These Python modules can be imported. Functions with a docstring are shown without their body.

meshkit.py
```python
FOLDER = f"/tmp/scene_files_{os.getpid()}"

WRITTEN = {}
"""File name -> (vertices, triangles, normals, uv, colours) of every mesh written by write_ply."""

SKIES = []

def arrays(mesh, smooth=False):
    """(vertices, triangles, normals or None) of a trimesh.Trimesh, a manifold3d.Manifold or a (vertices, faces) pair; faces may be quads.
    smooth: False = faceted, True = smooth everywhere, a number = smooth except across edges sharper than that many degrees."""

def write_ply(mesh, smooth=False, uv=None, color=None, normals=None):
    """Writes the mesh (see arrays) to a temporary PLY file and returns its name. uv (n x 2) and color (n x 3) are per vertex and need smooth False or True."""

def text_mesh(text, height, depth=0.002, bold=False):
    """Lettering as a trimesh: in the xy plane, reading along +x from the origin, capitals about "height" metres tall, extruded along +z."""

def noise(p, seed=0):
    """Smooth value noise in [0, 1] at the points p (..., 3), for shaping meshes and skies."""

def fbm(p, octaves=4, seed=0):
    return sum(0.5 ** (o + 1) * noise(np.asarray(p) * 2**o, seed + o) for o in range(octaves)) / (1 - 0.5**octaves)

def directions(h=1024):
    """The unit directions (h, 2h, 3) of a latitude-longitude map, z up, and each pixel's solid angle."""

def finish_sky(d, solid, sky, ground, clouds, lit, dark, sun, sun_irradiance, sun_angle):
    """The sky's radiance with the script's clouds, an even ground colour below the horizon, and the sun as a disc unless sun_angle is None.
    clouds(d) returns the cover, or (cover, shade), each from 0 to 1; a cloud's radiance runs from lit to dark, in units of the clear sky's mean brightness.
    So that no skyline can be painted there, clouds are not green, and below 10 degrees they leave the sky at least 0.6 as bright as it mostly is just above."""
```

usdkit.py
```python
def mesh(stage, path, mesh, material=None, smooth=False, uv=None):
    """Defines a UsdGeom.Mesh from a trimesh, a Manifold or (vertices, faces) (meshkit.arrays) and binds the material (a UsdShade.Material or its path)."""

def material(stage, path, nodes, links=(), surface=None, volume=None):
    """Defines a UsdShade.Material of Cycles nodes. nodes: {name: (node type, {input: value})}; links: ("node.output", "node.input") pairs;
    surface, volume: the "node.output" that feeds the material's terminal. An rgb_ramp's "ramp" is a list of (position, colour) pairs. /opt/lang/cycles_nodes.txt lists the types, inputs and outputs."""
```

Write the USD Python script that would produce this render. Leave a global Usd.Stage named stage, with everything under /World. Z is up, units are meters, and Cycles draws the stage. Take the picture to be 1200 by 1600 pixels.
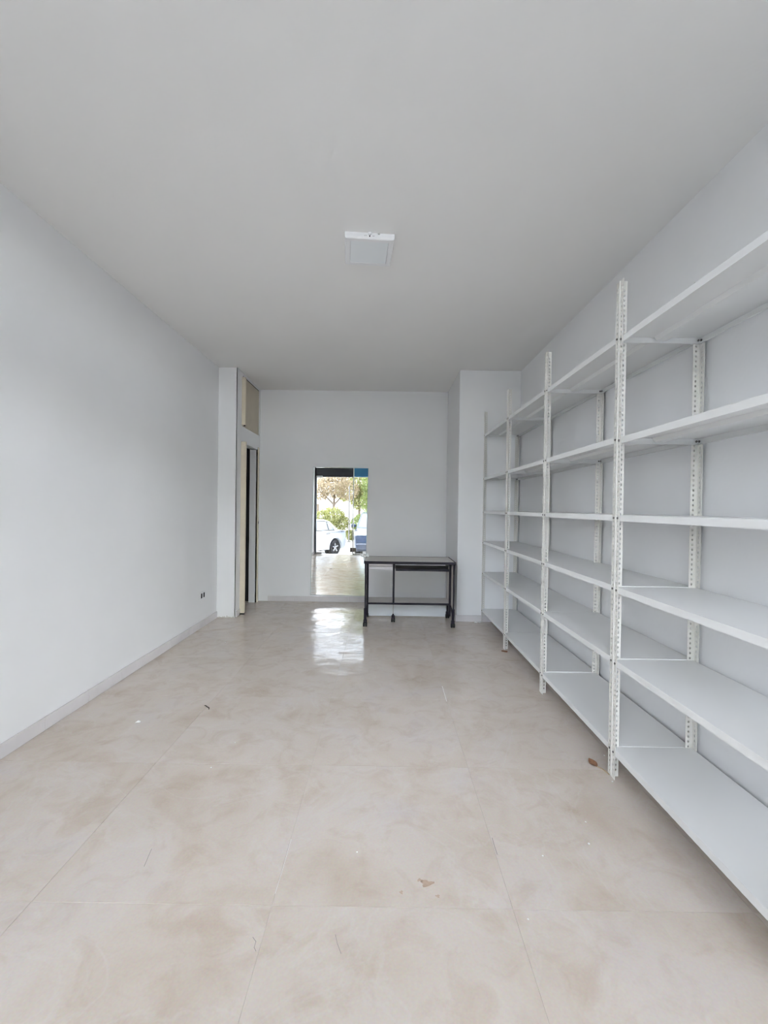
import math
import numpy as np
import trimesh
import manifold3d as m3
from shapely.geometry import Polygon, box as sbox
from pxr import Usd, UsdGeom, UsdLux, UsdShade, Gf
import usdkit

rng = np.random.default_rng(7)
stage = Usd.Stage.CreateInMemory()
UsdGeom.SetStageUpAxis(stage, 'Z')
UsdGeom.SetStageMetersPerUnit(stage, 1.0)
UsdGeom.Xform.Define(stage, '/World')

# ---------------------------------------------------------------- camera
EYE = (0.0, 0.0, 1.35)
EXPOSURE = 0.0
Rt = (0.99990412, 0.00263253, 0.01359512)
Fw = (-0.0025034, 0.99995168, -0.00950609)
Up = (-0.01361949, 0.00947114, 0.99986239)
cam = UsdGeom.Camera.Define(stage, '/World/camera')
cam.CreateHorizontalApertureAttr(36.0)
cam.CreateVerticalApertureAttr(48.0)
cam.CreateFocalLengthAttr(36.0 * 690.0 / 1200.0)
cam.CreateClippingRangeAttr(Gf.Vec2f(0.02, 500.0))
cam.CreateExposureAttr(EXPOSURE)
cam.AddTransformOp().Set(Gf.Matrix4d(*Rt, 0, *Up, 0, *[-x for x in Fw], 0, *EYE, 1))

# ---------------------------------------------------------------- sky and sun (daylight enters by the shop front behind the camera)
SUN_AZ = -0.5                 # from +Y, clockwise: the sun stands behind the building, so its street front lies in shade
SUN_EL = math.radians(56)
SKY, SUN = 1.0, 170.0
sky = UsdLux.DomeLight.Define(stage, '/World/sky')
sky_m = usdkit.material(stage, '/World/Looks/sky', {
    's': ('sky_texture', {'sky_type': 'multiple_scattering', 'sun_elevation': SUN_EL, 'sun_rotation': SUN_AZ, 'sun_disc': False,
                          'altitude': 50.0, 'aerosol_density': 1.6}),
    'h': ('hsv', {'saturation': 0.38, 'value': 1.0}),
    'tc': ('texture_coordinate', {}), 'n': ('noise_texture', {'scale': 2.2, 'detail': 6.0, 'roughness': 0.6}),
    'r': ('rgb_ramp', {'ramp': [(0.42, (0, 0, 0)), (0.68, (1, 1, 1))]}),
    'm': ('mix_color', {'use_clamp': False, 'b': (9.0, 9.0, 9.2)}),
    'b': ('background_shader', {'strength': SKY})},
    [('s.color', 'h.color'), ('h.color', 'm.a'), ('tc.generated', 'n.vector'), ('n.fac', 'r.fac'), ('r.color', 'm.fac'), ('m.result', 'b.color')], surface='b.background')
UsdShade.MaterialBindingAPI.Apply(sky.GetPrim()).Bind(sky_m)
sun = UsdLux.DistantLight.Define(stage, '/World/sun')
sun.CreateAngleAttr(0.53)
sun.CreateIntensityAttr(SUN)
sun.CreateColorAttr(Gf.Vec3f(1.0, 0.90, 0.79))
_d = np.array([math.sin(SUN_AZ) * math.cos(SUN_EL), math.cos(SUN_AZ) * math.cos(SUN_EL), math.sin(SUN_EL)])
_x = np.cross([0, 0, 1.0], _d); _x /= np.linalg.norm(_x); _y = np.cross(_d, _x)
sun.AddTransformOp().Set(Gf.Matrix4d(*_x, 0, *_y, 0, *_d, 0, 0, 0, 20, 1))

# ---------------------------------------------------------------- helpers
_used = {}


def fresh(parent, name):
    k = (parent, name)
    n = _used.get(k, 0)
    _used[k] = n + 1
    return f'{parent}/{name}' if n == 0 else f'{parent}/{name}_{n:03d}'


def tag(prim, label=None, cat=None, group=None, kind=None):
    for k, v in (('label', label), ('category', cat), ('group', group), ('kind', kind)):
        if v:
            prim.SetCustomDataByKey(k, v)
    return prim


def thing(name, label=None, cat=None, loc=(0, 0, 0), rz=0.0, group=None, kind=None):
    x = UsdGeom.Xform.Define(stage, fresh('/World', name))
    if any(loc) or rz:
        x.AddTranslateOp().Set(Gf.Vec3d(*map(float, loc)))
        if rz:
            x.AddRotateZOp().Set(float(rz))
    return tag(x.GetPrim(), label, cat, group, kind)


def obj(name, mesh, mat, parent=None, smooth=False, **kw):
    p = usdkit.mesh(stage, fresh(str(parent.GetPath()) if parent else '/World', name), mesh, mat, smooth=smooth).GetPrim()
    return tag(p, **kw)


def bx(x0, x1, y0, y1, z0, z1):
    b = trimesh.creation.box([abs(x1 - x0), abs(y1 - y0), abs(z1 - z0)])
    b.apply_translation([(x0 + x1) / 2, (y0 + y1) / 2, (z0 + z1) / 2])
    return b


def cbx(x0, x1, y0, y1, z0, z1, c=0.003):
    """Chamfered box: the hull of three boxes each pulled in on two axes."""
    pts = []
    for k in range(3):
        a = [c, c, c]
        a[k] = 0
        for sx in (x0 + a[0], x1 - a[0]):
            for sy in (y0 + a[1], y1 - a[1]):
                for sz in (z0 + a[2], z1 - a[2]):
                    pts.append((sx, sy, sz))
    return trimesh.Trimesh(pts, []).convex_hull


def cat(*ms):
    return trimesh.util.concatenate([m for m in ms])


def cyl(p, q, r, n=16, r2=None):
    p, q = np.array(p, float), np.array(q, float)
    d = q - p
    L = np.linalg.norm(d)
    d /= L
    a = np.cross(d, [1, 0, 0] if abs(d[0]) < .9 else [0, 1, 0]); a /= np.linalg.norm(a)
    b = np.cross(d, a)
    t = np.arange(n) * 2 * math.pi / n
    ring = np.cos(t)[:, None] * a + np.sin(t)[:, None] * b
    r2 = r if r2 is None else r2
    v = np.vstack([p + ring * r, q + ring * r2, [p], [q]])
    f = []
    for i in range(n):
        j = (i + 1) % n
        f += [(i, j, n + j), (i, n + j, n + i), (2 * n, j, i), (2 * n + 1, n + i, n + j)]
    return trimesh.Trimesh(v, f, process=False)


def tube(points, r, n=10):
    ms = [cyl(points[i], points[i + 1], r, n) for i in range(len(points) - 1)]
    for p in points[1:-1]:
        s = trimesh.creation.icosphere(1, r); s.apply_translation(p); ms.append(s)
    return cat(*ms)


def sphere(c, r, s=(1, 1, 1), sub=2):
    m = trimesh.creation.icosphere(sub, r)
    m.apply_scale(s)
    m.apply_translation(c)
    return m


def extrude(poly, axis, a, b):
    """Extrudes a shapely polygon. axis x: polygon is (y, z); y: polygon is (x, z); z: polygon is (x, y)."""
    m = trimesh.creation.extrude_polygon(poly, b - a, engine='earcut')
    v = m.vertices.copy()
    if axis == 'x':
        w = np.stack([v[:, 2] + a, v[:, 0], v[:, 1]], 1)
    elif axis == 'y':
        w = np.stack([v[:, 0], v[:, 2] + a, v[:, 1]], 1)
    else:
        w = np.stack([v[:, 0], v[:, 1], v[:, 2] + a], 1)
    m = trimesh.Trimesh(w, m.faces, process=False)
    if axis == 'y':
        m.invert()
    return m


def lathe(profile, c, axis='y', n=24):
    """profile: (radius, along) pairs."""
    pr = np.array(profile, float)
    t = np.arange(n) * 2 * math.pi / n
    v, f = [], []
    for r, h in pr:
        for k in t:
            u, w = r * math.cos(k), r * math.sin(k)
            v.append((u, h, w) if axis == 'y' else (u, w, h) if axis == 'z' else (h, u, w))
    m = len(pr)
    for i in range(m - 1):
        for j in range(n):
            k = (j + 1) % n
            f += [(i * n + j, i * n + k, (i + 1) * n + k), (i * n + j, (i + 1) * n + k, (i + 1) * n + j)]
    t_ = trimesh.Trimesh(np.array(v) + np.array(c, float), f, process=False)
    t_.fix_normals()
    return t_


# ---------------------------------------------------------------- materials
def plain(name, col, rough=0.5, metal=0.0, spec=0.5, bump=0.0, bscale=60.0, vary=0.0, vscale=3.0, coat=0.0, **kw):
    nodes = {'p': ('principled_bsdf', {'base_color': col, 'roughness': rough, 'metallic': metal, 'specular_ior_level': spec, 'coat_weight': coat, **kw})}
    links = []
    if bump or vary:
        nodes['g'] = ('geometry', {})
    if bump:
        nodes['n'] = ('noise_texture', {'scale': bscale, 'detail': 4.0})
        nodes['b'] = ('bump', {'strength': 1.0, 'distance': bump})
        links += [('g.position', 'n.vector'), ('n.fac', 'b.height'), ('b.normal', 'p.normal')]
    if vary:
        nodes['n2'] = ('noise_texture', {'scale': vscale, 'detail': 5.0, 'roughness': 0.6})
        a, b = [max(0, c * (1 - vary)) for c in col], [min(1, c * (1 + vary)) for c in col]
        nodes['r'] = ('rgb_ramp', {'ramp': [(0.3, a), (0.7, b)]})
        links += [('g.position', 'n2.vector'), ('n2.fac', 'r.fac'), ('r.color', 'p.base_color')]
    return usdkit.material(stage, f'/World/Looks/{name}', nodes, links, surface='p.BSDF')


M = {}
M['wall'] = plain('wall_paint', (0.84, 0.84, 0.845), 0.6, bump=0.0006, bscale=45.0, vary=0.015, vscale=1.5, spec=0.3)
M['ceiling'] = plain('ceiling_paint', (0.87, 0.86, 0.84), 0.75, bump=0.0004, bscale=60.0, vary=0.012, vscale=1.0, spec=0.2)
M['plaster'] = plain('chipped_plaster', (0.60, 0.57, 0.52), 0.9, bump=0.002, bscale=90.0, vary=0.15, vscale=30.0)
M['closet'] = plain('closet_paint', (0.03, 0.027, 0.03), 0.9)  # near-black colour stands in for the lack of light in closet and cupboard
M['skirting'] = plain('skirting_tile', (0.70, 0.67, 0.672), 0.25, vary=0.06, vscale=4.0)
M['grout'] = plain('grout', (0.58, 0.525, 0.475), 0.6)
M['steel'] = plain('rack_paint', (0.81, 0.81, 0.80), 0.38, bump=0.00015, bscale=8.0, spec=0.5)
M['upright'] = plain('upright_paint', (0.73, 0.715, 0.67), 0.38)
M['bolt'] = plain('bolt_steel', (0.20, 0.19, 0.18), 0.5, metal=0.5)
M['cream'] = plain('cream_gloss_paint', (0.72, 0.645, 0.51), 0.4, vary=0.05, vscale=6.0, bump=0.0004, bscale=25.0)
M['panel_cream'] = plain('cream_panel', (0.56, 0.49, 0.385), 0.5, vary=0.05, vscale=5.0)
M['mirror'] = plain('mirror_silver', (0.92, 0.94, 0.93), 0.0, metal=1.0)
M['mirror_edge'] = plain('mirror_edge', (0.55, 0.62, 0.60), 0.2)
M['grey_board'] = plain('grey_laminate', (0.53, 0.50, 0.465), 0.35, vary=0.03, vscale=20.0)
M['light_board'] = plain('light_laminate', (0.82, 0.79, 0.82), 0.4)
M['white_board'] = plain('white_laminate', (0.74, 0.77, 0.80), 0.4)
M['dark_trim'] = plain('dark_plastic', (0.016, 0.013, 0.022), 0.5, spec=0.3)
M['dark_tray'] = plain('dark_tray', (0.10, 0.09, 0.09), 0.4)
M['white_plastic'] = plain('white_plastic', (0.82, 0.83, 0.84), 0.35)
M['lamp_frame'] = plain('lamp_frame', (0.85, 0.85, 0.86), 0.35)
M['diffuser'] = plain('lamp_diffuser', (0.84, 0.87, 0.885), 0.3)
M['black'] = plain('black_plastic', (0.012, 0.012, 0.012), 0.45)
M['mark'] = plain('grey_print', (0.25, 0.25, 0.26), 0.6)
M['alu'] = plain('brushed_aluminium', (0.72, 0.72, 0.70), 0.3, metal=0.9)
M['fitting'] = plain('dark_fitting', (0.22, 0.20, 0.18), 0.4, metal=0.6)
M['rail_grey'] = plain('rail_grey', (0.20, 0.22, 0.25), 0.4, metal=0.3)
M['white_alu'] = plain('white_aluminium', (0.82, 0.82, 0.80), 0.4)
M['header_dark'] = plain('shutter_grey', (0.035, 0.038, 0.045), 0.5)
M['awning_blue'] = plain('awning_blue', (0.05, 0.22, 0.40), 0.7)
M['facade'] = plain('facade_render', (0.62, 0.58, 0.52), 0.9, vary=0.06)
M['asphalt'] = plain('pale_asphalt', (0.48, 0.47, 0.455), 0.9, bump=0.003, bscale=80.0, vary=0.1, vscale=2.0)
M['step'] = plain('step_stone', (0.5, 0.48, 0.45), 0.7, vary=0.08)
M['house'] = plain('white_render', (0.80, 0.79, 0.76), 0.9)
M['roof'] = plain('roof_tile', (0.45, 0.24, 0.16), 0.8, vary=0.2, vscale=12.0)
M['bark'] = plain('bark', (0.13, 0.10, 0.075), 0.9, bump=0.01, bscale=18.0)
M['pole'] = plain('pole_metal', (0.10, 0.095, 0.09), 0.5, metal=0.3)
M['white_car'] = plain('white_car_paint', (0.70, 0.74, 0.80), 0.3, coat=0.6)
M['blue_car'] = plain('blue_car_paint', (0.012, 0.025, 0.06), 0.3, coat=1.0)
M['car_glass'] = plain('car_glass', (0.20, 0.23, 0.25), 0.12)
M['pale_glass'] = plain('windscreen_glass', (0.25, 0.36, 0.42), 0.05, coat=1.0)
M['tyre'] = plain('tyre_rubber', (0.03, 0.03, 0.035), 0.8)
M['rim'] = plain('wheel_rim', (0.65, 0.65, 0.68), 0.3, metal=0.7)
M['tail'] = plain('tail_lamp', (0.35, 0.02, 0.02), 0.2)
M['head'] = plain('head_lamp', (0.40, 0.43, 0.46), 0.08, coat=1.0)
M['dry_leaf'] = plain('dry_leaf', (0.26, 0.13, 0.07), 0.8, vary=0.2, vscale=90.0)
M['straw'] = plain('straw', (0.50, 0.38, 0.24), 0.8)
M['crumb'] = plain('white_crumb', (0.85, 0.85, 0.83), 0.9)
M['soil'] = plain('dark_scrap', (0.06, 0.045, 0.035), 0.9)

M['glass'] = usdkit.material(stage, '/World/Looks/shop_glass', {
    'f': ('fresnel', {'IOR': 1.45}), 't': ('transparent_bsdf', {'color': (0.975, 0.975, 0.97)}),
    'g': ('glossy_bsdf', {'roughness': 0.0, 'color': (1, 1, 1)}), 'm': ('mix_closure', {})},
    [('f.fac', 'm.fac'), ('t.BSDF', 'm.closure1'), ('g.BSDF', 'm.closure2')], surface='m.closure')


def leaf_mat(name, col, tcol):
    return usdkit.material(stage, f'/World/Looks/{name}', {
        'g': ('geometry', {}),
        'r': ('rgb_ramp', {'ramp': [(0.0, [c * 0.6 for c in col]), (1.0, [min(1, c * 1.35) for c in col])]}),
        'p': ('principled_bsdf', {'roughness': 0.5, 'specular_ior_level': 0.4}),
        't': ('translucent_bsdf', {'color': tcol}), 'm': ('mix_closure', {'fac': 0.4})},
        [('g.random_per_island', 'r.fac'), ('r.color', 'p.base_color'), ('p.BSDF', 'm.closure1'), ('t.BSDF', 'm.closure2')], surface='m.closure')


M['leaf_green'] = leaf_mat('leaf_green', (0.13, 0.17, 0.06), (0.34, 0.40, 0.12))
M['leaf_olive'] = leaf_mat('leaf_olive', (0.19, 0.20, 0.08), (0.46, 0.46, 0.15))
M['leaf_rust'] = leaf_mat('leaf_rust', (0.24, 0.20, 0.13), (0.52, 0.40, 0.25))


# polished stone floor: soft beige, rose and grey clouds with pale veins; every slab has its own piece of the pattern
M['marble'] = usdkit.material(stage, '/World/Looks/floor_marble', {
    'g': ('geometry', {}), 'o': ('object_info', {}),
    'sh': ('vector_math', {'math_type': 'multiply_add', 'vector2': (1.0, 1.0, 1.0)}),
    'cx': ('combine_xyz', {}), 'mul': ('math', {'math_type': 'multiply', 'value2': 31.0}),
    'n1': ('noise_texture', {'scale': 2.6, 'detail': 4.0, 'roughness': 0.55, 'distortion': 0.6}),
    'n2': ('noise_texture', {'scale': 6.5, 'detail': 5.0, 'roughness': 0.6, 'distortion': 1.0}),
    'n3': ('noise_texture', {'scale': 1.6, 'detail': 6.0, 'roughness': 0.55, 'distortion': 1.6}),
    'n4': ('noise_texture', {'scale': 120.0, 'detail': 3.0}),
    'r1': ('rgb_ramp', {'ramp': [(0.28, (0.565, 0.48, 0.40)), (0.45, (0.62, 0.545, 0.475)), (0.58, (0.64, 0.57, 0.51)), (0.75, (0.615, 0.555, 0.525))]}),
    'r2': ('rgb_ramp', {'ramp': [(0.30, (0.90, 0.855, 0.815)), (0.50, (1.0, 1.0, 1.0)), (1.0, (1.0, 1.0, 1.0))]}),
    'm1': ('mix_color', {'blend_type': 'multiply', 'fac': 0.8}),
    'rv': ('rgb_ramp', {'ramp': [(0.0, (0, 0, 0)), (0.478, (0, 0, 0)), (0.5, (1, 1, 1)), (0.522, (0, 0, 0)), (1.0, (0, 0, 0))]}),
    'vb': ('math', {'math_type': 'multiply', 'value2': 0.22}),
    'm2': ('mix_color', {'blend_type': 'mix', 'b': (0.68, 0.65, 0.62)}),
    'm3': ('mix_color', {'blend_type': 'overlay', 'fac': 0.12}),
    'p': ('principled_bsdf', {'roughness': 0.2, 'specular_ior_level': 0.17}),
    'rr': ('map_range', {'from_min': 0.3, 'from_max': 0.7, 'to_min': 0.09, 'to_max': 0.19}),
    'nb': ('noise_texture', {'scale': 3.5, 'detail': 2.0}),
    'b': ('bump', {'strength': 1.0, 'distance': 0.006})},
    [('o.random', 'mul.value1'), ('mul.value', 'cx.x'), ('mul.value', 'cx.y'), ('g.position', 'sh.vector1'), ('cx.vector', 'sh.vector3'),
     ('sh.vector', 'n1.vector'), ('g.position', 'n2.vector'), ('sh.vector', 'n3.vector'), ('g.position', 'n4.vector'), ('g.position', 'nb.vector'),
     ('n1.fac', 'r1.fac'), ('n2.fac', 'r2.fac'), ('r1.color', 'm1.a'), ('r2.color', 'm1.b'),
     ('n3.fac', 'rv.fac'), ('rv.color', 'vb.value1'), ('vb.value', 'm2.fac'), ('m1.result', 'm2.a'),
     ('m2.result', 'm3.a'), ('n4.color', 'm3.b'), ('m3.result', 'p.base_color'),
     ('n2.fac', 'rr.value'), ('rr.result', 'p.roughness'), ('nb.fac', 'b.height'), ('b.normal', 'p.normal')], surface='p.BSDF')

# ================================================================ THE ROOM
XL, XR, YB, H = -2.011, 1.600, 6.281, 3.003
YPR, XPR = 5.280, 0.871        # right pier: front face, left face
YPL, XPL = 5.295, -1.790       # left pier: front face, right face
YG = -0.07                     # glass line of the shop front
S = dict(kind='structure')

# floor: one slab per part
fl = thing('floor', 'polished beige and rose stone slab floor', kind='structure')
obj('grout_bed', bx(XL - 0.15, XR + 0.15, YG - 0.1, YB + 0.15, -0.12, -0.0013), M['grout'], fl)
P, gap = 0.815, 0.0004
xs = [XL - 0.1] + [-1.180 + P * k for k in range(4)] + [XR + 0.1]
ys = [YG - 0.1] + [0.665 + P * k for k in range(7)] + [YB + 0.1]
for i in range(len(xs) - 1):
    for j in range(len(ys) - 1):
        s = cbx(xs[i] + gap, xs[i + 1] - gap, ys[j] + gap, ys[j + 1] - gap, -0.02, 0.0, 0.0004)
        c = np.array([(xs[i] + xs[i + 1]) / 2, (ys[j] + ys[j + 1]) / 2, 0])
        s.apply_translation(-c)
        s.apply_transform(trimesh.transformations.euler_matrix(*rng.normal(0, 0.0003, 2), 0))
        s.apply_translation(c - [0, 0, 0.0002])
        obj('floor_slab', s, M['marble'], fl)

M['stain'] = plain('floor_stain', (0.50, 0.37, 0.28), 0.4, vary=0.12, vscale=60.0)
M['crack'] = plain('floor_crack', (0.33, 0.30, 0.275), 0.7)
M['pale_line'] = plain('pale_scratch', (0.74, 0.71, 0.68), 0.6)


def on_floor(px, py, z=0.0004):
    """Where the pixel's line of sight meets the floor (for small marks on it)."""
    u_ = (px - 600) / 690, -(py - 800) / 690
    d_ = np.array(Fw) + u_[0] * np.array(Rt) + u_[1] * np.array(Up)
    q_ = np.array(EYE) + d_ * ((EYE[2] - z) / -d_[2])
    return q_[0], q_[1]


for pts, mat_, wd in ((((769, 1309), (772, 1320), (777, 1335)), 'crack', 0.0028), (((237, 1326), (231, 1340), (225, 1354)), 'crack', 0.0022), (((395, 1464), (400, 1471), (397, 1480), (400, 1486)), 'crack', 0.0016),
                      (((524, 1460), (527, 1474), (533, 1490)), 'crack', 0.0016), (((691, 1072), (698, 1096)), 'pale_line', 0.005), (((455, 1311), (444, 1350), (430, 1396)), 'pale_line', 0.002)):
    q = [on_floor(*p_) for p_ in pts]
    seg = []
    for (xa, ya), (xb, yb) in zip(q[:-1], q[1:]):
        n_ = np.array([-(yb - ya), xb - xa]); n_ = n_ / np.linalg.norm(n_) * wd / 2
        seg.append(extrude(Polygon([(xa + n_[0], ya + n_[1]), (xb + n_[0], yb + n_[1]), (xb - n_[0], yb - n_[1]), (xa - n_[0], ya - n_[1])]), 'z', -0.002, 0.0003))
    obj('hairline_crack' if mat_ == 'crack' else 'pale_scratch', cat(*seg), M[mat_], fl)
for px, py, rx, ry in ((667, 1380, 0.022, 0.014), (684, 1400, 0.007, 0.006), (627, 1394, 0.006, 0.007), (656, 1375, 0.010, 0.006)):
    cx_, cy_ = on_floor(px, py)
    tt = np.linspace(0, 2 * math.pi, 18, endpoint=False)
    rr_ = 1 + 0.28 * np.sin(3 * tt + px) + 0.15 * np.sin(5 * tt)
    obj('stain', extrude(Polygon(list(zip(cx_ + rx * rr_ * np.cos(tt), cy_ + ry * rr_ * np.sin(tt)))), 'z', -0.002, 0.0002), M['stain'], fl)
obj('ceiling', bx(XL - 0.2, XR + 0.2, YG - 0.25, YB + 0.2, H, H + 0.2), M['ceiling'], label='plain off-white painted ceiling', **S)
obj('wall_left', bx(XL - 0.2, XL, YG - 0.15, YPL, -0.02, H), M['wall'], label='white painted left wall', **S)
obj('wall_right', bx(XR, XR + 0.2, YG - 0.15, YB, -0.02, H), M['wall'], label='white painted right wall behind the shelving', **S)
obj('wall_back', bx(XPL - 0.108, XR + 0.2, YB, YB + 0.2, -0.02, H), M['wall'], label='white painted back wall carrying the mirror', **S)
obj('wall_right_pier', cbx(XPR, XR, YPR, YB, -0.02, H, 0.004), M['wall'], label='white pier standing out at the back right corner', **S)

# left pier, with the plaster skim broken away along its foot
pier = thing('wall_left_pier', 'narrow white pier beside the side door with chipped foot', kind='structure')
obj('pier_core', cbx(XL - 0.2, XPL - 0.006, YPL + 0.006, 5.46, -0.02, H, 0.003), M['plaster'], pier)
zz = [(XL, H)]
for x in np.linspace(XL, XPL, 24):
    zz.append((x, 0.006 + 0.016 * rng.random() ** 2 + (0.018 if -1.95 < x < -1.86 and rng.random() > 0.55 else 0)))
zz.append((XPL, H))
obj('plaster_skim', extrude(Polygon(zz), 'y', YPL, YPL + 0.006), M['wall'], pier)
zz = [(5.46, H), (YPL, H)]
for y in np.linspace(YPL, 5.46, 12):
    zz.append((y, 0.002 + 0.006 * rng.random()))
obj('plaster_skim', extrude(Polygon(zz), 'x', XPL - 0.006, XPL), M['wall'], pier)

# alcove wall with the side door's opening below and the cupboard above
Y0, Y1, ZD, ZC0, ZC1 = 5.500, 6.165, 2.150, 2.340, 2.975
poly = sbox(5.46, -0.02, YB, H).difference(sbox(Y0, -0.1, Y1, ZD)).difference(sbox(Y0, ZC0, 6.235, ZC1))
obj('wall_alcove', extrude(poly, 'x', XPL - 0.108, XPL), M['wall'], label='white side wall pierced by the narrow doorway and the high cupboard', **S)
cl = thing('wall_closet', 'walls coloured near-black for the darkness of the room behind the side door', kind='structure')
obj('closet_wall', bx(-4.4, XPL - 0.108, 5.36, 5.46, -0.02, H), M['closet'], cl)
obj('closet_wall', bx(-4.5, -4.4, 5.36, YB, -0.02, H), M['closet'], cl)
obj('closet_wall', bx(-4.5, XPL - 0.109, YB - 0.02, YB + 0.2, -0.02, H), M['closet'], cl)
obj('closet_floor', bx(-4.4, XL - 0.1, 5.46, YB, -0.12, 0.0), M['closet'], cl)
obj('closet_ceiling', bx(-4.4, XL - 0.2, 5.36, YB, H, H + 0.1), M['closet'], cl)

# side door frame (door_1) in cream gloss paint
dr = thing('door_1', 'narrow side doorway with a cream gloss painted frame', kind='structure')
obj('jamb', cbx(XPL - 0.09, XPL + 0.058, 5.462, Y0, 0.018, ZD - 0.004, 0.004), M['cream'], dr)
obj('jamb_foot', bx(XPL - 0.09, XPL + 0.052, 5.468, Y0 - 0.004, 0.0, 0.018), M['black'], dr)  # black block imitates the dark gap under the jamb
obj('jamb', cbx(XPL - 0.02, XPL + 0.012, Y1, Y1 + 0.045, 0.0, ZD + 0.02, 0.003), M['cream'], dr)
obj('head', cbx(XPL - 0.10, XPL + 0.006, Y0, Y1, ZD - 0.016, ZD, 0.002), M['wall'], dr)
obj('latch_plate', bx(XPL + 0.012, XPL + 0.0135, Y1 + 0.015, Y1 + 0.03, 1.10, 1.135), M['black'], dr)

# high cupboard (door_2)
cb = thing('door_2', 'high cream cupboard door in the alcove wall under the ceiling', kind='structure')
obj('stile', cbx(XPL - 0.05, XPL + 0.045, 5.470, 5.500, ZC0 + 0.012, ZC1 - 0.03, 0.004), M['cream'], cb)
obj('door_panel', cbx(XPL - 0.03, XPL - 0.004, 5.503, 6.216, ZC0 + 0.002, ZC1 - 0.014, 0.003), M['panel_cream'], cb)
obj('shadow_gap', cat(bx(XPL - 0.028, XPL - 0.010, 5.56, 6.230, ZC1 - 0.014, ZC1 - 0.001), bx(XPL - 0.028, XPL - 0.010, 6.216, 6.230, 2.62, ZC1 - 0.013)), M['black'], cb)  # solid black strips standing in for the shade around the cupboard door
obj('cupboard_back', bx(XPL - 0.108, XPL - 0.098, 5.502, 6.234, ZC0, ZC1), M['closet'], cb)
obj('hinge', cyl((XPL + 0.03, 5.49, ZC0 + 0.0), (XPL + 0.03, 5.49, ZC0 + 0.012), 0.012, 10), M['black'], cb)

# skirting tiles
def skirting(name, label, segs):
    t = thing(name, label, kind='structure')
    for (x0, x1, y0, y1, h) in segs:
        obj('skirting_tile', cbx(x0, x1, y0, y1, 0.0005, h, 0.0015), M['skirting'], t)


segs, y = [], YPL - 0.002
while y > YG:
    y0 = max(y - 0.384, YG)
    segs.append((XL, XL + 0.010, y0 + 0.001, y - 0.001, 0.080 + rng.uniform(-0.002, 0.002)))
    y = y0
skirting('baseboard_left', 'low grey-beige stone skirting along the left wall', segs)
segs, x = [], -1.655
while x < XPR - 0.01:
    x1 = min(x + 0.384, XPR)
    segs.append((x + 0.001, x1 - 0.001, YB - 0.010, YB, 0.077 + rng.uniform(-0.001, 0.001)))
    x = x1
skirting('baseboard_back', 'low stone skirting under the mirror on the back wall', segs)
skirting('baseboard_pier', 'low stone skirting around the foot of the right pier',
         [(XPR - 0.010, 1.24, YPR - 0.010, YPR, 0.079), (1.242, XR, YPR - 0.010, YPR, 0.078), (XPR - 0.010, XPR, YPR, 5.66, 0.079), (XPR - 0.010, XPR, 5.662, 6.045, 0.078), (XPR - 0.010, XPR, 6.047, YB - 0.011, 0.078)])
segs, y = [], YPR - 0.012
while y > YG:
    y0 = max(y - 0.384, YG)
    segs.append((XR - 0.010, XR, y0 + 0.001, y - 0.001, 0.079))
    y = y0
skirting('baseboard_right', 'low stone skirting along the right wall under the shelving', segs)
skirting('baseboard_side_pier', 'short stub of stone skirting beside the side door frame', [(XPL, XPL + 0.010, YPL + 0.03, 5.455, 0.076)])

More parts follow.
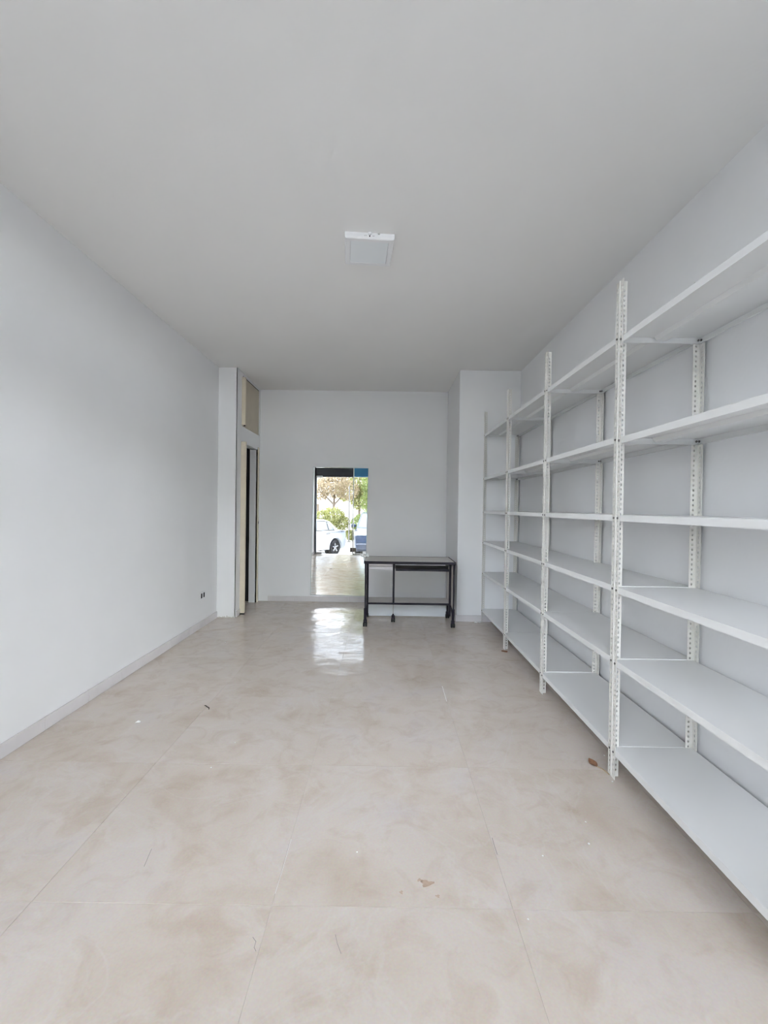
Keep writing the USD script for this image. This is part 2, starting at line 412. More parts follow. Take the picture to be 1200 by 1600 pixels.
# ---------------------------------------------------------------- shop front behind the camera (seen in the mirror)
XW = XR                         # the glazing runs from wall to wall
poly = sbox(XL - 0.2, -0.6, XR + 0.2, 3.2).difference(sbox(XL, -0.0, XW, 2.93))
obj('wall_front', extrude(poly, 'y', YG - 0.18, YG + 0.06), M['wall'], label='white wall around the glass shop front', **S)
gd = thing('door_3', 'frameless glass entrance door with metal patch fittings', kind='structure')
obj('glass_leaf', bx(-1.955, -0.925, YG - 0.005, YG + 0.005, 0.008, 2.205), M['glass'], gd)
obj('hinge_rail', cbx(-2.011, -1.958, YG - 0.02, YG + 0.02, 0.0, 2.21, 0.003), M['rail_grey'], gd)
obj('patch_fitting', cbx(-1.97, -1.80, YG - 0.018, YG + 0.018, 2.185, 2.245, 0.004), M['alu'], gd)
obj('patch_fitting', cbx(-1.97, -1.80, YG - 0.018, YG + 0.018, 0.005, 0.050, 0.004), M['fitting'], gd)
obj('lock_case', cbx(-0.985, -0.815, YG - 0.02, YG + 0.02, 0.075, 0.195, 0.005), M['fitting'], gd)
wn = thing('window_1', 'fixed shop window pane beside the glass door', kind='structure')
obj('glass_pane', bx(-0.895, XW, YG - 0.005, YG + 0.005, 0.03, 2.21), M['glass'], wn)
obj('frame_post', cbx(-0.922, -0.896, YG - 0.02, YG + 0.02, 0.0, 2.50, 0.003), M['white_alu'], wn)
obj('sill_bar', cbx(-0.895, XW, YG - 0.02, YG + 0.02, 0.0, 0.03, 0.003), M['white_alu'], wn)
obj('head_bar', cbx(-0.895, XW, YG - 0.015, YG + 0.015, 2.21, 2.225, 0.003), M['white_alu'], wn)
tr = thing('trim_1', 'dark grey shutter box over the glass door', kind='structure')
obj('box_face', cbx(-2.005, -0.923, YG - 0.06, YG - 0.022, 2.212, 2.475, 0.004), M['header_dark'], tr)
obj('top_rail', cbx(-2.005, -0.923, YG - 0.02, YG + 0.02, 2.478, 2.500, 0.003), M['white_alu'], tr)
w2 = thing('window_2', 'glass transom above the door and shop window', kind='structure')
obj('glass_pane', bx(XL, XW, YG - 0.005, YG + 0.005, 2.502, 2.93), M['glass'], w2)
tr = thing('trim_2', 'blue panel over the shop window', kind='structure')
obj('box_face', cbx(-0.894, XW, YG - 0.06, YG - 0.022, 2.228, 2.470, 0.004), M['awning_blue'], tr)
obj('top_rail', cbx(-0.894, XW, YG - 0.02, YG + 0.02, 2.478, 2.500, 0.003), M['white_alu'], tr)

# ================================================================ SLOTTED STEEL SHELVING
LBAY, Y_FIRST, N_BAY = 1.0121, 1.2254, 4
XA, XZ = 1.168, 1.577           # outer faces of the aisle and wall uprights
HP = 2.507


def hole(cx, cz, w=0.0085, h=0.0115):
    return Polygon([(cx + w / 2 * a, cz + h / 2 * b) for a, b in ((-1, -.45), (-.5, -1), (.5, -1), (1, -.45), (1, .45), (.5, 1), (-.5, 1), (-1, .45))])


def upright(front, halves):
    """T-shaped slotted angle: a plate along the aisle and a stem across it, both punched every 25 mm."""
    sgn = 1 if front else -1
    zs = np.arange(0.022, HP - 0.012, 0.025)
    a, b = (-0.034 if halves[0] else -0.002), (0.034 if halves[1] else 0.002)
    ys_ = [v for v, on in ((-0.0185, halves[0]), (0.0185, halves[1])) if on]
    plate = Polygon(sbox(a, 0, b, HP).exterior.coords, [list(hole(y_, z).exterior.coords) for y_ in ys_ for z in zs])
    p = extrude(plate, 'x', 0.0, 0.002)
    stem = Polygon(sbox(0.002, 0, 0.036, HP).exterior.coords, [list(hole(0.0215, z + 0.012).exterior.coords) for z in zs[:-1]])
    s = extrude(stem, 'y', -0.001, 0.001)
    rib = cyl((0.0005, 0, 0), (0.0005, 0, HP), 0.0032, 8)
    m = cat(p, s, rib)
    if sgn < 0:
        m.apply_transform(np.diag([-1, 1, 1, 1]))
        m.invert()
    return m


rack = thing('shelving_rack', 'long white slotted steel shelving rack of four bays along the right wall', 'shelving', (XA, Y_FIRST, 0))
for k in range(N_BAY + 1):
    hv = (k > 0, k < N_BAY)
    for front in (True, False):
        m = upright(front, hv)
        m.apply_translation([0 if front else XZ - XA, k * LBAY, 0])
        obj('upright', m, M['upright'], rack)

SH = [0.135, 0.583, 0.952, 1.3145, 1.710, 2.222]      # middle of each shelf's lip
DZ = [[0, -.001, -.001, 0, -.006, -.012], [.002, .003, .002, 0, .002, 0], [.009, .003, .001, 0, .001, .004], [.010, .003, .001, 0, 0, .004]]
DEP = XZ - XA - 0.006


def shelf_mesh(L):
    w, t, lip = DEP, 0.0012, 0.031
    ms = [cbx(0, w, 0, L, -t, 0, 0.0005),
          bx(0, t, 0, L, -lip, -t), bx(w - t, w, 0, L, -lip, -t), bx(t, w - t, 0, t, -lip, -t), bx(t, w - t, L - t, L, -lip, -t),
          bx(t, 0.013, t, L - t, -lip, -lip + t), bx(w - 0.013, w - t, t, L - t, -lip, -lip + t),
          bx(t, w - t, t, 0.010, -lip, -lip + t), bx(t, w - t, L - 0.010, L - t, -lip, -lip + t)]
    return cat(*ms)


def stiffener_mesh(L):
    c, h = DEP / 2, 0.020
    pr = Polygon([(c - 0.038, -0.0014), (c - 0.026, -h), (c + 0.026, -h), (c + 0.038, -0.0014)])
    return extrude(pr, 'y', 0.012, L - 0.012)


shelf0, stiff0 = shelf_mesh(LBAY - 0.005), stiffener_mesh(LBAY - 0.005)


def hexbolt(x, y, z, axis):
    d = {'x': (-0.004, 0, 0), 'y': (0, -0.004, 0)}[axis]
    return cyl((x, y, z), (x + d[0], y + d[1], z), 0.0058, 6)


for k in range(N_BAY):
    for i, z in enumerate(SH):
        zt = z + 0.0155 + DZ[k][i]
        o = np.array([0.003, k * LBAY + 0.0025, zt])
        m = shelf0.copy(); m.apply_translation(o)
        p = obj('shelf', m, M['steel'], rack)
        s = stiff0.copy(); s.apply_translation(o)
        obj('stiffener', s, M['steel'], p)
        y0, y1 = k * LBAY, (k + 1) * LBAY
        for yy in (y0 + 0.0185, y1 - 0.0185):
            obj('bolt', hexbolt(-0.0002, yy, zt - 0.016, 'x'), M['bolt'], p)
        # at the back, bolted through the stem and the wall plate, heads inside
        obj('bolt', cat(hexbolt(DEP - 0.014, y1 - 0.0045 - 0.008, zt - 0.016, 'y'), hexbolt(DEP - 0.002, y1 - 0.020, zt - 0.016, 'x')), M['bolt'], p)

# ================================================================ MIRROR
mw, mh = 0.785, 1.826
mir = thing('wall_mirror', 'tall frameless mirror standing on the skirting of the back wall, reflecting the street', 'mirror', (-0.659, YB - 0.004, 0.090))
rot = trimesh.transformations.rotation_matrix(math.radians(0.75), [0, 1, 0])
for nm, m_, mt in (('mirror_glass', bx(-mw / 2 + 0.006, mw / 2 - 0.006, -0.004, 0, 0.006, mh - 0.006), M['mirror']),):
    m_.apply_transform(rot)
    obj(nm, m_, mt, mir)
ed = cat(bx(-mw / 2, -mw / 2 + 0.006, -0.0035, 0.0, 0, mh), bx(mw / 2 - 0.006, mw / 2, -0.0035, 0.0, 0, mh),
         bx(-mw / 2 + 0.006, mw / 2 - 0.006, -0.0035, 0.0, 0, 0.006), bx(-mw / 2 + 0.006, mw / 2 - 0.006, -0.0035, 0.0, mh - 0.006, mh))
ed.apply_transform(rot)
obj('bevelled_edge', ed, M['mirror_edge'], mir)

# ================================================================ CEILING LAMP
lamp = thing('ceiling_lamp', 'square white surface-mounted ceiling lamp with pale diffuser, switched off', 'ceiling lamp', (-0.127, 2.822, H), 4.6)
a, t = 0.150, 0.036
frame = Polygon([(-a, -a), (a, -a), (a, a), (-a, a)])
hs = []
for z, s in ((0.0, 1.0), (-0.022, 1.0), (-t + 0.004, 0.985), (-t, 0.955)):
    hs += [(x * s, y * s, z) for x, y in ((-a, -a), (a, -a), (a, a), (-a, a))]
outer = trimesh.Trimesh(hs, []).convex_hull
hs = []
for z, s in ((-t - 0.01, 0.785), (-t + 0.008, 0.779)):
    hs += [(x * s, y * s, z) for x, y in ((-a, -a), (a, -a), (a, a), (-a, a))]
inner = trimesh.Trimesh(hs, []).convex_hull
mo = m3.Manifold(m3.Mesh(np.asarray(outer.vertices, np.float32), np.asarray(outer.faces, np.uint32))) - m3.Manifold(m3.Mesh(np.asarray(inner.vertices, np.float32), np.asarray(inner.faces, np.uint32)))
notch = m3.Manifold.cylinder(0.03, 0.006, 0.006, 16).rotate([90, 0, 0]).translate([0.055, -a + 0.012, -0.004])
obj('housing', (mo - notch), M['lamp_frame'], lamp)
obj('diffuser', cbx(-a * 0.775, a * 0.775, -a * 0.775, a * 0.775, -t + 0.0012, -t + 0.0052, 0.0005), M['diffuser'], lamp)
obj('mounting_clip', cat(cbx(-0.010, 0.010, -a - 0.012, -a, -0.012, -0.0005, 0.001), cyl((0, -a - 0.006, -0.016), (0, -a - 0.006, -0.012), 0.005, 10)), M['white_plastic'], lamp)
obj('switch', cbx(-0.003, 0.003, -a - 0.0015, -a + 0.001, -0.024, -0.014, 0.0008), M['black'], lamp)
def strokes(x0, n):
    return cat(*[cat(bx(x0 + i * 0.0052, x0 + i * 0.0052 + 0.0012, -a - 0.0004, -a + 0.0004, -0.0215, -0.0165),
                     bx(x0 + i * 0.0052, x0 + i * 0.0052 + 0.0040, -a - 0.0004, -a + 0.0004, -0.0177, -0.0165)) for i in range(n)])
obj('printed_mark', strokes(-0.032, 3), M['mark'], lamp)
obj('printed_mark', strokes(0.016, 3), M['mark'], lamp)

# ================================================================ COMPUTER DESK
dk = thing('computer_desk', 'grey wheeled computer desk with dark edging in front of the back wall', 'desk', (0.287, 5.20, 0))
W, YF, YR, ZT = 1.036, -0.25, 0.30, 0.745
xl, xr = -W / 2, W / 2
top = cbx(xl + 0.012, xr - 0.012, YF + 0.012, YR - 0.010, ZT - 0.022, ZT, 0.002)
d = obj('desktop', top, M['grey_board'], dk)
obj('edge_trim', cat(cbx(xl, xr, YF, YF + 0.012, ZT - 0.026, ZT + 0.002, 0.003), cbx(xl, xr, YR - 0.010, YR, ZT - 0.026, ZT + 0.002, 0.003),
                     cbx(xl, xl + 0.012, YF + 0.012, YR - 0.01, ZT - 0.026, ZT + 0.002, 0.003), cbx(xr - 0.012, xr, YF + 0.012, YR - 0.01, ZT - 0.026, ZT + 0.002, 0.003)), M['dark_trim'], d)
YP = YF + 0.17                  # plane of the front posts
for sx in (-1, 1):
    x0 = sx * (W / 2 - 0.012)
    xi = x0 - sx * 0.016
    lo, hi = min(x0, xi), max(x0, xi)
    # side panel: straight back edge, foot cut upward towards the front
    pp = Polygon([(YF + 0.025, 0.20), (YP, 0.235), (YR - 0.03, 0.235), (YR - 0.03, ZT - 0.026), (YF + 0.025, ZT - 0.026)])
    sp = obj('side_panel', extrude(pp, 'x', lo, hi), M['grey_board'], dk)
    obj('edge_trim', cat(cbx(lo - 0.002, hi + 0.002, YF + 0.013, YF + 0.025, 0.60, ZT - 0.026, 0.003), cbx(lo, hi, YF + 0.018, YF + 0.025, 0.20, 0.601, 0.002)), M['dark_trim'], sp)
    obj('edge_trim', cbx(lo - 0.002, hi + 0.002, YR - 0.03, YR - 0.02, 0.235, ZT - 0.026, 0.003), M['dark_trim'], sp)
    xm = (lo + hi) / 2
    obj('post', cbx(xi - sx * 0.022 if sx > 0 else xi, xi if sx > 0 else xi + 0.022, YP, YP + 0.03, 0.10, ZT - 0.026, 0.003), M['dark_trim'], dk)
    obj('foot', cat(tube([(xm, YF + 0.03, 0.21), (xm, YF + 0.05, 0.11), (xm, YF + 0.05, 0.08)], 0.016, 8), tube([(xm, YP + 0.02, 0.24), (xm, YF + 0.05, 0.10)], 0.010, 8)), M['dark_trim'], dk)
    obj('foot', tube([(xm, YR - 0.06, 0.235), (xm, YR - 0.06, 0.085)], 0.012, 8), M['dark_trim'], dk)
obj('bottom_shelf', cbx(xl + 0.030, xr - 0.030, YP + 0.008, YR - 0.05, 0.228, 0.246, 0.002), M['grey_board'], dk)
obj('shelf_edge', cbx(xl + 0.029, xr - 0.029, YP - 0.002, YP + 0.008, 0.226, 0.248, 0.003), M['dark_trim'], dk)
XD = 0.111 - 0.287
obj('divider', cbx(XD - 0.009, XD + 0.009, YP + 0.012, YR - 0.06, 0.247, ZT - 0.026, 0.002), M['light_board'], dk)
obj('divider_edge', cbx(XD - 0.011, XD + 0.011, YP - 0.001, YP + 0.012, 0.247, ZT - 0.026, 0.003), M['dark_trim'], dk)
obj('drawer', cbx(xl + 0.055, XD - 0.014, YP + 0.004, YR - 0.08, ZT - 0.073, ZT - 0.030, 0.003), M['light_board'], dk)
obj('drawer', cbx(xl + 0.055, XD - 0.014, YP + 0.002, YR - 0.08, ZT - 0.112, ZT - 0.079, 0.003), M['light_board'], dk)
obj('drawer_rail', cbx(xl + 0.055, XD - 0.014, YP + 0.010, YP + 0.03, ZT - 0.0785, ZT - 0.0735, 0.001), M['fitting'], dk)  # dark strip painted in for the shaded gap between the two drawers
ty = obj('keyboard_tray', cbx(XD + 0.018, xr - 0.062, YP - 0.09, YR - 0.12, 0.640, 0.654, 0.003), M['dark_tray'], dk)
obj('edge_trim', cbx(XD + 0.018, xr - 0.062, YP - 0.10, YP - 0.09, 0.634, 0.658, 0.003), M['dark_trim'], ty)
obj('runner', bx(XD + 0.012, XD + 0.018, YP, YR - 0.12, 0.648, 0.68), M['fitting'], ty)
obj('runner', bx(xr - 0.062, xr - 0.052, YP, YR - 0.12, 0.648, 0.68), M['fitting'], ty)
obj('tray_support', bx(XD + 0.012, xr - 0.05, YR - 0.10, YR - 0.085, 0.66, ZT - 0.024), M['light_board'], dk)
obj('back_panel', cbx(xl + 0.030, xr - 0.030, YR - 0.045, YR - 0.030, 0.012, 0.226, 0.002), M['white_board'], dk)
for cx, cy in ((xl + 0.020, YF + 0.05), (xr - 0.020, YF + 0.05), (xl + 0.020, YR - 0.06), (xr - 0.020, YR - 0.06), (XD, YP + 0.09)):
    c = obj('caster', cat(cbx(cx - 0.019, cx + 0.019, cy - 0.022, cy + 0.018, 0.045, 0.084, 0.006), cyl((cx, cy, 0.07), (cx, cy, 0.10), 0.009, 10)), M['dark_trim'], dk)
    obj('wheel', cat(*[lathe([(0.0, -0.011), (0.020, -0.011), (0.026, -0.007), (0.026, 0.007), (0.020, 0.011), (0.0, 0.011)], (cx + s * 0.0125, cy - 0.004, 0.0265), 'x', 18) for s in (-1, 1)]), M['black'], c)
obj('caster_stem', cyl((XD, YP + 0.09, 0.10), (XD, YP + 0.09, 0.229), 0.006, 10), M['alu'], dk)
# small double-knobbed clamp on the left end of the top
kx = xl + 0.006
obj('clamp', cat(cyl((kx - 0.03, YF + 0.07, ZT + 0.048), (kx + 0.032, YF + 0.07, ZT + 0.052), 0.007, 10), cyl((kx, YF + 0.07, ZT + 0.002), (kx, YF + 0.07, ZT + 0.05), 0.010, 10, 0.014)), M['alu'], dk)
obj('clamp_knob', sphere((kx - 0.032, YF + 0.07, ZT + 0.058), 0.013), M['white_plastic'], dk)
obj('clamp_knob', sphere((kx + 0.034, YF + 0.07, ZT + 0.062), 0.017), M['white_plastic'], dk)

# ================================================================ SOCKET
so = thing('wall_socket', 'small white wall socket with two black modules low on the left wall', 'socket', (XL, 4.872, 0.354))
obj('plate', cbx(0.0003, 0.006, -0.060, 0.060, -0.042, 0.042, 0.002), M['white_plastic'], so)
for yy in (-0.030, 0.034):
    obj('module', cbx(0.006, 0.0075, yy - 0.017, yy + 0.017, -0.026, 0.026, 0.0006), M['black'], so)

# ================================================================ LITTER ON THE FLOOR
def leaf(n=7, L=0.05, w=0.02, curl=0.012):
    v, f = [], []
    for i in range(n):
        s = i / (n - 1)
        ww = w * math.sin(math.pi * min(1, s * 0.97 + 0.02)) ** 0.8
        z = 0.002 + curl * s * s
        v += [(s * L, -ww, z + 0.006), (s * L, 0, z), (s * L, ww, z + 0.005)]
    for i in range(n - 1):
        for j in range(2):
            a_ = i * 3 + j
            f += [(a_, a_ + 3, a_ + 4), (a_, a_ + 4, a_ + 1)]
    m = trimesh.Trimesh(v, f, process=False)
    back = m.copy(); back.invert(); back.vertices[:, 2] -= 0.0008
    return cat(m, back)


t = thing('dried_leaf', 'curled brown dried leaf with pale stalk at the foot of the nearest upright', 'leaf', (1.135, 2.315, 0), 115)
obj('blade', leaf(L=0.055, w=0.022), M['dry_leaf'], t)
obj('stalk', tube([(0.0, 0, 0.004), (-0.035, -0.004, 0.006), (-0.075, 0.004, 0.004)], 0.0028, 6), M['straw'], t)
t = thing('dried_leaf', 'dark brown dried leaf at the right edge under the nearest shelf', 'leaf', (1.235, 1.365, 0), 20)
obj('blade', leaf(L=0.05, w=0.016), M['soil'], t)
obj('stalk', tube([(0, 0, 0.003), (-0.02, 0.005, 0.004)], 0.002, 6), M['soil'], t)
t = thing('dried_leaf', 'flat brown dried leaf at the foot of the third upright from the front', 'leaf', (1.13, 4.20, 0), -60)
obj('blade', leaf(L=0.07, w=0.03, curl=0.006), M['dry_leaf'], t)
tag(obj('twig', tube([(-1.195, 2.955, 0.004), (-1.18, 2.945, 0.005), (-1.172, 2.935, 0.004), (-1.155, 2.925, 0.004), (-1.148, 2.905, 0.004)], 0.0032, 6), M['soil']),
    'tiny crooked dark twig lying on the floor near the left wall', 'twig')
tag(obj('paper_scrap', trimesh.convex.convex_hull(np.array([(-1.530, 2.715, 0), (-1.500, 2.720, 0), (-1.505, 2.738, 0), (-1.525, 2.735, 0), (-1.515, 2.727, 0.010), (-1.507, 2.722, 0.007)])), M['crumb']),
    'small crumpled white scrap on the floor near the left wall', 'scrap')
for (x, y, r, w) in ((1.09, 5.215, 0.015, 'smaller'), (1.135, 5.225, 0.02, 'larger')):
    tag(obj('plaster_lump', sphere((x, y, r * 0.55), r, (1.2, 0.9, 0.55), 1), M['crumb']), f'{w} of two white plaster lumps at the foot of the right pier', 'crumb', 'plaster lumps by the pier')
for (px, py, w) in ((915, 1285, 'below the nearest upright, the closest to the camera in a loose row'), (848, 1338, 'in the open floor left of the nearest bottom shelf'), (920, 1319, 'just left of the edge of the nearest bottom shelf'),
                    (825, 1437, 'on the open floor in the foreground, lowest of all'), (944, 1181, 'behind the dried leaf at the nearest upright'), (957, 1222, 'right in front of the foot of the nearest upright'),
                    (330, 1200, 'on the left half of the floor below the crooked twig'), (367, 1161, 'on the left half of the floor right of the crooked twig'), (352, 1004, 'far back on the floor near the left pier'),
                    (558, 1332, 'near the middle of the foreground floor')):
    u = np.array([(px - 600) / 690, -(py - 800) / 690])
    dv = np.array(Fw) + u[0] * np.array(Rt) + u[1] * np.array(Up)
    q = np.array(EYE) + dv * (1.35 / -dv[2])
    r = 0.0026 + 0.0018 * rng.random()
    tag(obj('floor_crumb', sphere((q[0], q[1], r * 0.6), r, (1.1, 0.9, 0.7), 1), M['crumb']), f'tiny white crumb {w}', 'crumb', 'white crumbs on the floor')

# ================================================================ THE STREET (seen in the mirror)
ZG = -0.50
obj('street', bx(-30, 30, -40, YG - 0.9, ZG - 0.2, ZG), M['asphalt'], label='sunlit pale street in front of the shop', **S)
st = thing('entrance_steps', 'stone steps down from the shop door', kind='structure')
obj('step', cbx(-2.6, 2.2, -0.60, YG - 0.18, ZG, -0.17, 0.006), M['step'], st)
obj('step', cbx(-2.6, 2.2, -0.95, -0.602, ZG, -0.34, 0.006), M['step'], st)
HB = 6.0
bd = thing('shop_building', 'rendered front of the shop building', kind='structure')
obj('facade', bx(-9, XL - 0.2, YG - 0.25, YG, ZG, HB), M['facade'], bd)
obj('facade', bx(XR + 0.2, 9, YG - 0.25, YG, ZG, HB), M['facade'], bd)
obj('facade', bx(XL - 0.2, XR + 0.2, YG - 0.25, YG, 3.21, HB), M['facade'], bd)
obj('flat_roof', bx(-9, 9, YG - 0.25, 9, HB, HB + 0.2), M['facade'], bd)
obj('side_wall', bx(-9, -8.8, YG, 9, ZG, HB), M['facade'], bd)
obj('side_wall', bx(8.8, 9, YG, 9, ZG, HB), M['facade'], bd)
obj('rear_wall', bx(-9, 9, 8.8, 9, ZG, HB), M['facade'], bd)


def car(name, label, body, glass_mat, L, hw, body_pts, house_pts, wheels, R, windows, loc, rz, belt, screen, dark_bumper=None):
    """Car along +x (front at x = L). Everything is the loft of a side profile, narrowed above the belt line and towards the ends."""
    t = thing(name, label, 'car', loc, rz)

    def shape(v):
        v = np.array(v, float)
        z, x = v[:, 2], v[:, 0]
        k = 1 - 0.30 * np.clip(z - belt, 0, 2) - 0.06 * np.clip((0.35 - z) / 0.35, 0, 1)
        e = np.clip((np.abs(x - L / 2) - (L / 2 - 0.55)) / 0.55, 0, 1)
        v[:, 1] *= k * (1 - 0.13 * e ** 2)
        return v

    def loft(poly, w, mat, nm, parent):
        sl = [(-w, poly.buffer(-0.035)), (-w + 0.05, poly.buffer(-0.006)), (w - 0.05, poly.buffer(-0.006)), (w, poly.buffer(-0.035))]
        pr = []
        for yy, pg in sl:
            pg = pg.segmentize(0.08)
            if pg.geom_type != 'Polygon':
                pg = max(pg.geoms, key=lambda g: g.area)
            pr.append(extrude(pg, 'y', yy - 0.0005, yy + 0.0005))
        # middle solid and two rounded flanks
        mid = extrude(poly.segmentize(0.08), 'y', -w + 0.06, w - 0.06)
        mid2 = extrude(poly.buffer(-0.012).segmentize(0.08), 'y', -w + 0.025, w - 0.025)
        out = extrude(poly.buffer(-0.03).segmentize(0.08), 'y', -w, w)
        m = cat(mid, mid2, out)
        m.vertices = shape(m.vertices)
        return obj(nm, m, mat, parent, smooth=25)

    bp = Polygon(body_pts)
    for wx in wheels:
        bp = bp.difference(Polygon([(wx + (R + 0.05) * math.cos(q), R + (R + 0.05) * math.sin(q)) for q in np.linspace(0, 2 * math.pi, 28)]))
    loft(bp, hw, body, 'body', t)
    loft(Polygon(house_pts), hw - 0.02, body, 'cabin', t)
    for poly in windows:
        for s in (-1, 1):
            m = extrude(Polygon(poly).segmentize(0.1), 'y', s * (hw - 0.014) - 0.003, s * (hw - 0.014) + 0.003)
            m.vertices = shape(m.vertices)
            obj('side_window', m, glass_mat, t)
            m = extrude(Polygon(poly).buffer(0.022, join_style=2).segmentize(0.1), 'y', s * (hw - 0.014) - 0.0015, s * (hw - 0.014) + 0.0015)
            m.vertices = shape(m.vertices)
            obj('window_seal', m, M['black'], t)
    for (a_, b_) in screen:
        (xa, za), (xb, zb) = a_, b_
        v = []
        n_ = np.array([zb - za, -(xb - xa)]); n_ = n_ / np.linalg.norm(n_)
        if n_[1] < 0:
            n_ = -n_
        for off in (0.001, 0.008):
            for (x, z) in ((xa + n_[0] * off, za + n_[1] * off), (xb + n_[0] * off, zb + n_[1] * off)):
                v += [(x, -(hw - 0.10), z), (x, hw - 0.10, z)]
        obj('windscreen', trimesh.Trimesh(shape(v), []).convex_hull, glass_mat, t)
    for wx in wheels:
        for s in (-1, 1):
            c = (wx, s * (hw - 0.105), R)
            w = obj('wheel', lathe([(R * 0.62, -0.09), (R * 0.93, -0.09), (R, -0.06), (R, 0.06), (R * 0.93, 0.09), (R * 0.62, 0.09), (R * 0.62, -0.09)], c, 'y', 28), M['tyre'], t, smooth=40)
            rm = [lathe([(R * 0.62, -0.07), (R * 0.66, 0.07), (R * 0.56, 0.05), (R * 0.52, -0.05)], c, 'y', 24), cyl((c[0], c[1] - 0.05, R), (c[0], c[1] + s * 0.075, R), R * 0.16, 12)]
            for q in range(5):
                an = q * 2 * math.pi / 5 + 0.3
                rm.append(cyl((c[0], c[1] + s * 0.05, R), (c[0] + R * 0.58 * math.cos(an), c[1] + s * 0.055, R + R * 0.58 * math.sin(an)), R * 0.10, 6, R * 0.13))
            obj('rim', cat(*rm), M['rim'], w)
            obj('wheel_well', cyl((wx, s * (hw - 0.30), R), (wx, s * (hw - 0.22), R), R + 0.04, 20), M['black'], t)
    for s in (-1, 1):
        mx = house_pts[-1][0] - 0.42
        m = cbx(mx - 0.06, mx + 0.06, s * (hw + 0.10) - 0.10, s * (hw + 0.10) + 0.10, belt + 0.03, belt + 0.16, 0.03)
        obj('side_mirror', m, M['black'] if body is not M['blue_car'] else body, t)
        m = cbx(L - 0.42, L - 0.16, s * (hw - 0.20) - 0.13, s * (hw - 0.20) + 0.13, belt - 0.27, belt - 0.15, 0.03)
        m.vertices = shape(m.vertices)
        obj('headlamp', m, M['head'], t)
        m = cbx(-0.005, 0.16, s * (hw - 0.13) - 0.11, s * (hw - 0.13) + 0.11, belt - 0.25, belt - 0.08, 0.03)
        m.vertices = shape(m.vertices)
        obj('tail_lamp', m, M['tail'], t)
    return t, shape


W_, WS = 0.84, 'white_saloon_car'
tc, shp = car('parked_car', 'white saloon car parked at an angle, its rear wheel and boot in the mirror', M['white_car'], M['car_glass'], 4.2, W_,
         [(0.06, 0.25), (0.0, 0.45), (0.0, 0.78), (0.06, 0.93), (0.62, 0.965), (2.95, 0.93), (3.85, 0.80), (4.15, 0.66), (4.2, 0.40), (4.12, 0.22), (0.3, 0.22)],
         [(0.50, 0.93), (0.98, 1.30), (1.25, 1.375), (1.7, 1.395), (2.25, 1.375), (3.02, 0.90)],
         (0.76, 3.36), 0.30,
         [[(0.86, 0.985), (1.10, 1.26), (1.20, 1.29), (1.14, 0.985)], [(1.20, 0.985), (1.26, 1.30), (1.78, 1.325), (1.84, 0.985)], [(1.92, 0.985), (1.86, 1.325), (2.2, 1.31), (2.76, 0.985)]],
         (0, 0, 0), 0, 0.93, [((0.545, 0.975), (0.93, 1.27)), ((2.94, 0.96), (2.33, 1.335))])
for s in (-1, 1):
    for hx in (1.12, 2.05):
        obj('door_handle', cbx(hx, hx + 0.20, s * (W_ + 0.002) - 0.012, s * (W_ + 0.002) + 0.012, 0.835, 0.862, 0.004), M['fitting'], tc)
    obj('rubbing_strip', cbx(1.16, 2.98, s * (W_ + 0.001) - 0.006, s * (W_ + 0.001) + 0.006, 0.52, 0.555, 0.002), M['white_car'], tc)
    obj('sill_strip', cbx(1.16, 2.98, s * (W_ - 0.03) - 0.008, s * (W_ - 0.03) + 0.008, 0.225, 0.29, 0.002), M['tyre'], tc)
obj('bumper', cbx(-0.05, 0.06, -0.68, 0.68, 0.36, 0.56, 0.03), M['white_car'], tc)
# place: rear right wheel at (-1.89, -4.43); heading (-0.52, 0.85)
hd = math.atan2(0.84, -0.54)
off = np.array([0.76 * math.cos(hd) - (-(W_ - 0.02)) * math.sin(hd), 0.76 * math.sin(hd) + (-(W_ - 0.02)) * math.cos(hd)])
x_ = UsdGeom.Xformable(tc)
x_.AddTranslateOp().Set(Gf.Vec3d(-1.89 - off[0], -4.43 - off[1], ZG))
x_.AddRotateZOp().Set(math.degrees(hd))

ts, shp = car('parked_suv', 'dark blue high car parked nose towards the shop, beside the white saloon', M['blue_car'], M['pale_glass'], 4.4, 0.90,
         [(0.06, 0.32), (0.0, 0.5), (0.0, 0.95), (0.06, 1.06), (3.05, 1.06), (3.95, 0.98), (4.30, 0.86), (4.4, 0.6), (4.38, 0.36), (4.25, 0.28), (0.3, 0.28)],
         [(0.06, 1.03), (0.32, 1.55), (0.8, 1.66), (1.7, 1.68), (2.35, 1.62), (3.20, 1.03)],
         (0.80, 3.45), 0.34,
         [[(0.40, 1.12), (0.52, 1.50), (0.98, 1.55), (0.98, 1.12)], [(1.06, 1.12), (1.06, 1.56), (1.7, 1.58), (1.74, 1.12)], [(1.82, 1.12), (1.78, 1.58), (2.3, 1.53), (2.86, 1.12)]],
         (0, 0, 0), 0, 1.05, [((0.10, 1.15), (0.29, 1.50)), ((3.10, 1.10), (2.44, 1.57))])
obj('bumper', cbx(4.30, 4.44, -0.80, 0.80, 0.34, 0.58, 0.04), M['blue_car'], ts)
obj('grille', cbx(4.34, 4.415, -0.42, 0.42, 0.62, 0.78, 0.01), M['black'], ts)
obj('number_plate', cbx(4.435, 4.45, -0.26, 0.26, 0.42, 0.53, 0.003), M['white_plastic'], ts)
x_ = UsdGeom.Xformable(ts)
x_.AddTranslateOp().Set(Gf.Vec3d(-0.22, -3.05 - 4.4, ZG))
x_.AddRotateZOp().Set(90.0)

# pole by the far kerb
pl = thing('street_pole', 'slim dark street pole on the far side of the street', 'pole', (-1.911, -10.94, ZG))
obj('shaft', cyl((0, 0, 0.0), (0, 0, 3.0), 0.038, 12, 0.03), M['pole'], pl)
obj('foot_plate', cbx(-0.09, 0.09, -0.09, 0.09, 0, 0.03, 0.006), M['pole'], pl)

